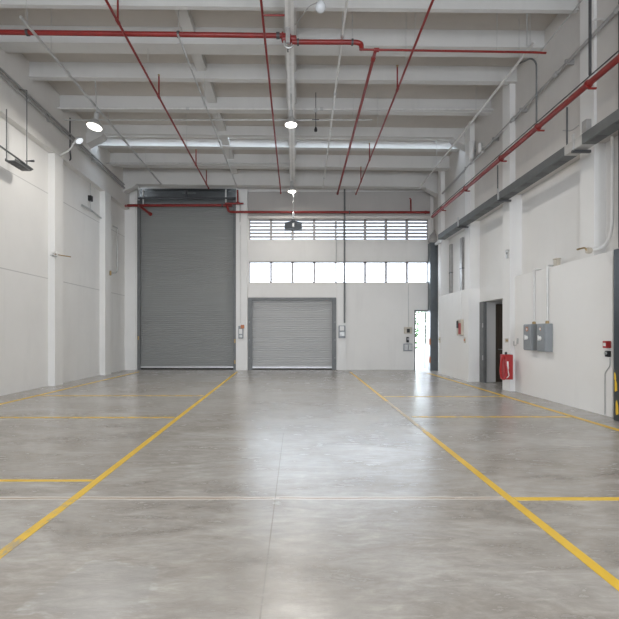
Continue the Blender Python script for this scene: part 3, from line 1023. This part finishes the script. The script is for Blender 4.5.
# black cable hook over the left conduits
conduit('black cable hooking down over the left wall conduits', bend([P(36, 77, 11.5), P(31.5, 79, 11.5), P(30, 88, 11.5), P(27.5, 93, 11.5), P(27, 125, 11.5)], .15), .022, 'dark_steel', cat='cable', name='cable')
conduit('looped grey cable drop near the back of the left ledge', bend([P(70, 118, 13.2), P(70, 150, 13.2), P(71, 160, 13.2), P(66, 161, 13.2)], .1), .02, 'dark_steel', cat='cable', name='cable')

# twin sprayer on the first column
p = PX(53, 253, -6.93)
t = thing('wall_sprayer', 'white twin-bulb fitting with arm on the nearer left column', 'wall fitting', p)
for dy in (-.08, .1):
    obj('bulb', nlathe([(.005, -.05), (.045, -.03), (.055, 0), (.045, .03), (.005, .05)], p + Vector((.05, dy, 0)), (1, 0, 0), 14), M['white_plastic'], t, smooth=True)
obj('arm', ntube([p + Vector((.02, 0, -.02)), p + Vector((.12, .2, -.03)), p + Vector((.3, .4, -.04))], .016, 8), M['brass'], t)
obj('bracket', nbox(p.x - .02, p.x + .03, p.y - .12, p.y + .14, p.z - .1, p.z - .07), M['galv'], t)
# conduit with black junction box between the columns
q = [PX(82, 205, -7.1), PX(91, 210, -7.1), PX(104, 220.5, -7.1)]
t = thing('wall_conduit', 'short white conduit with black junction box between the left columns', 'conduit', q[0])
obj('tube', ntube(q, .03, 8), M['galv'], t)
v = PX(90.3, 198.5, -7.1)
obj('drop', ntube([(v.x, v.y, 6.8), (v.x, v.y, q[1].z)], .012, 8), M['galv'], t)
obj('junction_box', nbox(v.x - .05, v.x + .06, v.y - .07, v.y + .07, v.z - .09, v.z + .09), M['black_plastic'], t, label='black junction box')
# u-shaped conduit on the second column
q = [PX(113, 226, -7.08), PX(117.6, 228, -7.08), PX(117.6, 270, -7.08), PX(116, 273, -7.08), PX(110.5, 273, -6.9)]
t = thing('wall_conduit', 'white looped conduit with brass valve beside the further left column', 'conduit', q[-1])
obj('tube', ntube(bend(q, .06), .02, 8), M['galv'], t)
obj('valve', nlathe([(.02, -.09), (.035, -.08), (.035, .08), (.02, .09)], q[-1] + Vector((.0, 0, 0)), (0, 0, 1), 10), M['brass'], t)
obj('grip', ntube([PX(117.6, 262, -7.08), PX(117.6, 271, -7.08)], .028, 8), M['galv'], t)

# ------------------------------------------------------------------ right wall: cable tray
zt_, zb_ = 5.10, 4.92
t = thing('cable_tray', 'long dark grey boxed cable tray along the right wall', 'cable tray', (5.27, 10, zb_))
def tray(y0, y1, mk, nm, x0=5.15, x1=5.40, lid=0.0):
    bm = B()
    prism(bm, [(x0, zb_), (x1, zb_), (x1, zt_), (x1 - .012, zt_), (x1 - .012, zb_ + .012), (x0 + .012, zb_ + .012), (x0 + .012, zt_), (x0, zt_)], 'y', y0, y1)
    return obj(nm, bm, M[mk], t)
s1 = tray(4.0, 7.75, 'tray', 'tray_section')
s2 = tray(7.75, 8.25, 'tray_light', 'joint_section')
s3 = tray(8.25, 15.6, 'tray', 'tray_section')
for sec, y0, y1 in ((s1, 4.3, 7.6), (s3, 8.5, 15.4)):
    y = y0
    while y < y1:
        obj('rung', nbox(5.2, 5.36, y, y + .22, zb_ - .006, zb_ - .001), M['dark_steel'], sec)
        y += .62
for y in (5.2, 7.95, 10.9, 13.6):
    br = obj('bracket', nbox(5.12, 5.46, y, y + .05, zb_ - .06, zb_ - .012), M['dark_steel'], t)
    obj('strap', nbox(5.125, 5.148, y, y + .05, zb_ - .03, zt_ + .1), M['galv'], br)
# end fitting of the tray at the far post
q = [Vector((5.25, 15.6, 5.0)), P(441, 240, 16.2), P(436, 244, 17.3)]
obj('end_spout', ntube(bend(q, .1), .06, 10), M['galv_pale'], t)
p = PX(583.5, 126, 5.6)
o = thing('junction_box', 'small grey box above the tray joint on the near right column', 'junction box', p)
obj('box_body', nbox(5.6, 5.7, p.y - .08, p.y + .05, p.z - .12, p.z + .1), M['conduit_dark'], o)
obj('cable', ntube(bend([(5.55, p.y + .07, p.z + .05), (5.5, p.y + .2, p.z + .0), (5.45, p.y + .4, p.z + .1)], .15), .012, 8), M['conduit_dark'], o)

# curved conduit off the near right column
YC = 7.95
q = [P(613, 5, YC), P(612.5, 30, YC), P(612, 225, YC), P(609, 240, YC), P(602, 248, YC), P(592, 249.5, YC)]
t = thing('wall_conduit', 'white conduit down the near right column curving at its foot', 'conduit', q[0])
obj('tube', ntube(bend(q, .25), .032, 10), M['white_plastic'], t, smooth=True)
obj('elbow_top', ntube(bend([P(613, 6, YC), P(610, 22, YC), P(600, 18, YC), P(590, 22, YC)], .2), .02, 8), M['galv_pale'], t)
obj('gland', nlathe([(.03, -.05), (.055, -.04), (.055, .03), (.035, .05)], P(589, 250.5, YC - .0), (1, 0, 0), 10), M['beige_plastic'], t)
obj('cable_tail', ntube(bend([P(592, 249.5, YC), P(587, 251, YC), P(585, 247.5, YC), P(577, 249.5, YC)], .05), .016, 8), M['brass'], t)
t = thing('cable_duct', 'dark grey vertical duct above the charcoal post', 'cable duct', (5.72, 7.45, 3.0))
obj('duct_body', nbox(5.62, 5.9, 7.36, 7.5, 3.0, 7.9), M['frame_grey'], t)
obj('duct_lid', nbox(5.612, 5.62, 7.37, 7.49, 3.02, 7.88), M['tray'], t)

# charcoal post with hazard marks
t = thing('door_post', 'charcoal steel post with worn yellow marks at the right edge', 'post', (5.63, 7.3, 0))
obj('post_body', box(B(), 5.53, 5.76, 7.0, 7.49, 0, 2.97, .01), M['post_dark'], t)
for ya_, yb2, z0, z1 in ((7.425, 7.47, .70, .84), (7.40, 7.455, .50, .72), (7.375, 7.43, .10, .36)):
    h = (z1 - z0)
    bm = prism(B(), [(yb2, z0 + h * .15), (yb2 - .01, z0), (ya_, z0 + h * .1), (ya_ + .008, z0 + h * .7), (yb2 - .015, z1), (yb2, z1 - h * .2)], 'x', 5.524, 5.529)
    obj('hazard_mark', bm, M['yellow'], t, label='worn yellow mark')

# electrical cabinets
def cabinet(label, y0, y1, z0, z1, sy):
    x1 = 5.74 - (11.27 - (y0 + y1) / 2) * .0155
    x0 = 5.545
    t = thing('electrical_cabinet', label, 'electrical box', (x1, (y0 + y1) / 2, z0), 'electrical boxes on the right wall')
    obj('cabinet_body', box(B(), x0, x1, y0, y1, z0, z1, .008), M['grey_box'], t)
    d = obj('cabinet_door', box(B(), x0 - .02, x0 - .001, y0 + .02, y1 - .02, z0 + .02, z1 - .02, .005), M['grey_box'], t)
    ym = (y0 + y1) / 2
    obj('warning_sticker', nlathe([(.055, 0), (.055, .003)], (x0 - .021, ym, z1 - .12), (-1, 0, 0), 3 if sy == 3 else 16), M['orange_plastic'], d, label='orange warning sticker')
    obj('sticker_centre', nlathe([(.03, 0), (.03, .002)], (x0 - .0245, ym, z1 - .12), (-1, 0, 0), 12), M['white_plastic'], d)
    h = obj('rotary_handle', nlathe([(.05, 0), (.05, .012), (.03, .02), (.022, .04)], (x0 - .02, ym, z0 + .30), (-1, 0, 0), 16), M['white_plastic'], d, label='pale rotary handle')
    obj('handle_grip', box(B(), x0 - .075, x0 - .055, ym - .015, ym + .015, z0 + .25, z0 + .37, .006), M['white_plastic'], d)
    # conduit up to the top of the thick lower wall
    c = obj('conduit', ntube(bend([(x1 - .03, ym, z1 - .01), (x1 - .03, ym, 3.05), (x1 + .14, ym, 3.03)], .06), .022, 10), M['galv_pale'], t, smooth=True)
    obj('gland', nlathe([(.028, 0), (.04, .01), (.04, .05), (.026, .07)], (x1 - .03, ym, z1 - .005), (0, 0, 1), 12), M['brass'], c)
    return t


zc0 = EYE + (HZ - 351.5) * 10.0 / F_PX
cabinet('grey electrical box on the right wall, the left of the pair', 10.11, 10.47, 1.11, 1.735, 16)
cabinet('grey electrical box on the right wall, the right of the pair', 9.57, 9.89, 1.10, 1.735, 3)

# little beige box on top of the lower wall
p = PX(558, 262, 5.8)
t = thing('junction_box', 'small beige box standing on top of the thick right wall', 'junction box', (5.8, p.y, 3.0))
obj('box_body', box(B(), 5.73, 5.82, p.y - .06, p.y + .06, 3.0, 3.15, .01), M['beige_plastic'], t)
obj('lid', box(B(), 5.722, 5.828, p.y - .068, p.y + .068, 3.15, 3.175, .006), M['beige_plastic'], t)

# white canisters high on the right wall
for px, lab, rr, hh in ((471.5, 'white upright cylinder fixed high on the right wall, the larger one', .09, .55), (480, 'white upright cylinder high on the right wall, the smaller one', .06, .3)):
    p = PX(px, 159 if rr > .08 else 153, 5.62)
    t = thing('canister', lab, 'canister', p)
    obj('canister_body', nlathe([(rr * .7, 0), (rr, .04), (rr, hh - .04), (rr * .7, hh)], p, (0, 0, 1), 18), M['white_plastic'], t, smooth=True)
    obj('bracket', nbox(p.x, 5.75, p.y - .02, p.y + .02, p.z + hh * .4, p.z + hh * .55), M['conduit_dark'], t)
# fitting on the second column
p = PX(508, 253.5, 5.6)
t = thing('wall_sprayer', 'small white bracket fitting on the column above the hose cabinet', 'wall fitting', p)
obj('bracket', nbox(5.55, 5.6, p.y - .03, p.y + .03, p.z - .12, p.z + .1), M['galv'], t)
obj('arm', ntube([(5.57, p.y, p.z), (5.5, p.y - .12, p.z + .01), (5.48, p.y - .2, p.z + .02)], .022, 8), M['conduit_dark'], t)
obj('knob', nlathe([(.01, -.04), (.04, -.03), (.04, .03), (.01, .04)], (5.48, p.y - .2, p.z + .02), (0, 1, 0), 12), M['galv'], t)

# red hose cabinet on the column
y0 = 11.27
t = thing('fire_hose_cabinet', 'red fire hose cabinet on the column beside the doorway', 'fire hose', (5.55, y0, .4))
p0, p1 = P(503, 379.5, 11.1), P(511.6, 354.5, 11.1)
obj('cabinet_body', box(B(), p0.x, p1.x + .02, 11.06, 11.27, p0.z, p1.z, .012), M['red_gloss'], t)
obj('cabinet_door', box(B(), p0.x + .012, p1.x + .008, 11.045, 11.06, p0.z + .015, p1.z - .015, .004), M['red_gloss'], t)
hc = Vector((p0.x - .03, 11.2, (p0.z + p1.z) / 2))
bm = B()
ring = [Vector((hc.x + .075 * math.cos(a), 11.0 + .02 * math.sin(2 * a), hc.z + .30 * math.sin(a))) for a in [2 * math.pi * i / 28 for i in range(29)]]
obj('hose', tube(bm, ring, .028, 8), M['red_gloss'], t, smooth=True, label='coiled red hose')
obj('nozzle', ntube([(hc.x + .1, 11.0, hc.z + .15), (hc.x + .1, 11.0, hc.z - .02), (hc.x + .09, 11.0, hc.z - .1)], [.022, .03, .018], 10), M['white_plastic'], t, smooth=True, label='pale hose nozzle')
obj('nozzle_cord', ntube(bend([(hc.x + .1, 10.99, hc.z - .05), (hc.x + .13, 10.98, hc.z - .22), (hc.x + .06, 10.98, hc.z - .27)], .05), .012, 8), M['white_plastic'], t)
obj('top_knob', nlathe([(.02, 0), (.03, .02), (.03, .05), (.012, .07)], (p0.x + .1, 11.15, p1.z), (0, 0, 1), 12), M['black_plastic'], t)
p = P(506.5, 340.5, 11.27)
o = thing('push_button', 'small brass button on the column above the hose cabinet', 'button', p)
obj('plate', nbox(p.x - .045, p.x + .045, 11.255, 11.27, p.z - .05, p.z + .05), M['beige_plastic'], o)
obj('button', nlathe([(.028, 0), (.028, .015), (.015, .022)], (p.x, 11.255, p.z), (0, -1, 0), 12), M['brass'], o)
# hook
p = PX(518, 343, 5.74)
o = thing('wall_hook', 'grey steel hook on the right wall left of the electrical boxes', 'hook', p)
obj('hook_plate', nbox(5.72, 5.74, p.y - .03, p.y + .03, p.z - .02, p.z + .12), M['galv'], o)
obj('hook', ntube(bend([(5.72, p.y, p.z + .1), (5.70, p.y, p.z - .05), (5.6, p.y - .06, p.z - .07), (5.58, p.y - .1, p.z + .05)], .04), .014, 8), M['galv'], o)

# fire alarm call point and black switch on the pier
XW = 5.687
p = PX(607.8, 344.5, 5.66)
o = thing('fire_alarm_point', 'red fire call point on the right wall beside the charcoal post', 'fire alarm', (XW, p.y, p.z))
obj('alarm_body', box(B(), 5.60, XW, p.y - .055, p.y + .055, p.z - .065, p.z + .065, .012), M['red_gloss'], o)
obj('alarm_glass', nbox(5.594, 5.60, p.y - .03, p.y + .03, p.z - .03, p.z + .03), M['white_plastic'], o, label='white press panel')
p = PX(608.2, 353.8, 5.66)
o = thing('switch_box', 'black round switch under the red call point', 'switch', (XW, p.y, p.z))
obj('switch_body', box(B(), 5.62, XW, p.y - .04, p.y + .04, p.z - .055, p.z + .055, .012), M['black_plastic'], o)
obj('dial', nlathe([(.03, 0), (.03, .02), (.015, .03)], (5.62, p.y, p.z + .01), (-1, 0, 0), 12), M['galv'], o)
conduit('thin grey conduit from the black switch down to the floor', bend([PX(610, 358, 5.675), PX(610, 366, 5.675), PX(604.9, 373, 5.675), PX(604.9, 414.5, 5.675)], .04), .009, 'galv')

# alarm panel on the projecting block
p = PX(461.3, 327.5, 5.42)
o = thing('alarm_panel', 'red and white alarm panel on the projecting white block', 'fire alarm', p)
obj('panel_body', box(B(), 5.34, 5.42, p.y - .2, p.y + .2, p.z - .26, p.z + .26, .012), M['beige_plastic'], o)
obj('red_cover', box(B(), 5.325, 5.345, p.y - .16, p.y + .02, p.z - .22, p.z + .14, .006), M['red_gloss'], o, label='red cover')
obj('handset', box(B(), 5.30, 5.34, p.y + .04, p.y + .13, p.z - .02, p.z + .22, .012), M['black_plastic'], o, label='black handset')
obj('conduit', ntube([(5.39, p.y - .05, p.z + .25), (5.39, p.y - .05, 2.93)], .016, 8), M['white_plastic'], o)
p = PX(465, 340, 5.42)
o = thing('push_button', 'small brown button below the alarm panel', 'button', p)
obj('plate', nbox(5.405, 5.42, p.y - .06, p.y + .06, p.z - .09, p.z + .08), M['beige_plastic'], o)
obj('button', nlathe([(.035, 0), (.035, .015), (.02, .022)], (5.405, p.y, p.z), (-1, 0, 0), 12), M['orange_plastic'], o)
p = PX(440.6, 339.5, 5.42)
o = thing('push_button', 'small brown button at the far edge of the projecting block', 'button', (5.42, 16.2, p.z))
obj('plate', nbox(5.40, 5.42, 16.14, 16.28, p.z - .12, p.z + .1), M['beige_plastic'], o)
obj('button', nlathe([(.035, 0), (.035, .015), (.02, .022)], (5.40, 16.2, p.z), (-1, 0, 0), 12), M['brass'], o)

# blue-grey steel column at the far right corner with its cap
x0, x1 = (429.6 - CX) * 17.7 / F_PX, (438.6 - CX) * 17.7 / F_PX
t = thing('steel_column', 'blue grey steel column beside the open far doorway', 'column', ((x0 + x1) / 2, 17.8, 0))
bm = B()
prism(bm, [(x0, 17.62), (x1, 17.62), (x1, 17.66), (x0 + .2, 17.66), (x0 + .2, 17.9), (x1, 17.9), (x1, 17.94), (x0, 17.94)], 'z', 0, 5.25)
obj('column_body', bm, M['column_steel'], t)
obj('rolled_cap', nlathe([(.02, -.12), (.16, -.1), (.22, -.02), (.22, .06), (.16, .2), (.06, .32), (.05, .42)], ((x0 + x1) / 2, 17.76, 5.36), (0, 0, 1), 20), M['conduit_dark'], t, smooth=True, label='rounded grey cap')
obj('riser', ntube([((x0 + x1) / 2 - .04, 17.76, 5.7), P(432.5, 216, 17.76)], .045, 10), M['galv_pale'], t)
for py in (341, 359):
    p = P(430, py, 17.6)
    obj('edge_marker', nbox(p.x - .03, p.x + .03, 17.6, 17.62, p.z - .16, p.z + .1), M['orange_plastic'], t, label='orange edge marker')
conduit('thin vertical conduit in the corner behind the steel column', [P(440.2, 246, 17.5), P(440.2, 370, 17.55)], .02, 'brass')
for px, lab in ((450.5, 'vertical galvanised duct above the projecting block, left one'), (461.5, 'vertical galvanised duct above the projecting block, right one')):
    a = PX(px, 296, 5.86)
    t = thing('vertical_duct', lab, 'duct', (5.86, a.y, 2.93))
    obj('duct_body', nbox(5.84, XR, a.y - .09, a.y + .09, 2.93, 4.9), M['conduit_dark'], t)
    obj('band', nbox(5.83, XR, a.y - .1, a.y + .1, 3.8, 3.84), M['frame_grey'], t)

# ------------------------------------------------------------------ far wall control boxes
def ctrl(name, label, px0, px1, py0, py1, y, mk, parts):
    a, b = P(px0, py1, y), P(px1, py0, y)
    t = thing(name, label, 'control box', ((a.x + b.x) / 2, y, a.z))
    obj('box_body', box(B(), a.x, b.x, y - .09, y, a.z, b.z, .012), M[mk], t)
    for nm, qx0, qx1, qy0, qy1, m2, lab in parts:
        c, d = P(qx0, qy1, y), P(qx1, qy0, y)
        obj(nm, box(B(), c.x, d.x, y - .12, y - .085, c.z, d.z, .008), M[m2], t, label=lab)
    return t


ctrl('shutter_control', 'grey control box with orange top on the pilaster between shutters', 238.6, 243.4, 326, 338.5, YB - .14, 'grey_box',
     (('orange_knob', 241, 244.5, 325, 328.5, 'orange_plastic', 'orange knob'), ('cover', 239.4, 242.6, 329, 334, 'white_plastic', 'white cover'), ('label_plate', 239.6, 242.4, 335, 337.5, 'galv', None)))
ctrl('shutter_control', 'grey control box with white top right of the small shutter', 338.4, 345.2, 325.5, 338, YB - .06, 'grey_box',
     (('cover', 339.6, 343.8, 326.2, 330.6, 'white_plastic', 'white cover'), ('button_plate', 339.4, 344.2, 332, 336, 'galv', None)))
t = ctrl('intercom_box', 'white box with dark button left of the far doorway', 403.8, 411.5, 327, 333.5, YB, 'beige_plastic',
     (('button', 406.3, 409.2, 328.8, 332.6, 'black_plastic', 'dark button'),))
obj('cable', ntube([P(408.5, 284, YB - .02), P(408.5, 328, YB - .02)], .012, 8), M['galv'], t)
t = ctrl('socket_box', 'grey socket box low on the far wall left of the doorway', 403.2, 412, 343.5, 351, YB, 'grey_box',
     (('lid', 404, 407.2, 344.4, 350, 'galv', None), ('lid', 408, 411.2, 344.4, 350, 'galv', None)))
t = ctrl('wall_switch', 'small black switch between two boxes on the far wall', 406.2, 408.6, 337, 342.4, YB, 'black_plastic',
     (('rocker', 406.8, 408, 338, 340, 'galv', None),))

# ------------------------------------------------------------------ outdoors beyond the doorway and windows
struct('ground_outside', nbox(-30, 40, 18.3, 70, -.25, -.02), M['paving'])


def shrub(label, x, y, h, r, n, seed):
    rnd = random.Random(seed)
    t = thing('garden_shrub', label, 'shrub', (x, y, -.02), 'shrubs outside the doorway')
    obj('stem', ntube([(x, y, -.02), (x + .03, y, h * .35), (x - .05, y + .05, h * .8)], [.07, .05, .02], 8), M['bark'], t)
    bm = B()
    for i in range(n):
        while True:
            v = Vector((rnd.uniform(-1, 1), rnd.uniform(-1, 1), rnd.uniform(-1, 1)))
            if .35 < v.length < 1: break
        c = Vector((x + v.x * r, y + v.y * r, h * .58 + v.z * h * .45))
        a = Vector((rnd.uniform(-1, 1), rnd.uniform(-1, 1), rnd.uniform(-.6, .6))).normalized()
        b = a.cross(Vector((rnd.uniform(-1, 1), rnd.uniform(-1, 1), 1))).normalized()
        s = rnd.uniform(.07, .14)
        bm.faces.new([bm.verts.new(c - a * s), bm.verts.new(c + b * s * .45), bm.verts.new(c + a * s), bm.verts.new(c - b * s * .45)])
    obj('foliage', bm, M['leaf'], t)
    return t


shrub('leafy green shrub seen through the far doorway', 7.3, 25.5, 4.2, 1.4, 2200, 1)
shrub('second green shrub beyond the far doorway, further back', 9.6, 31.0, 4.2, 1.3, 900, 2)
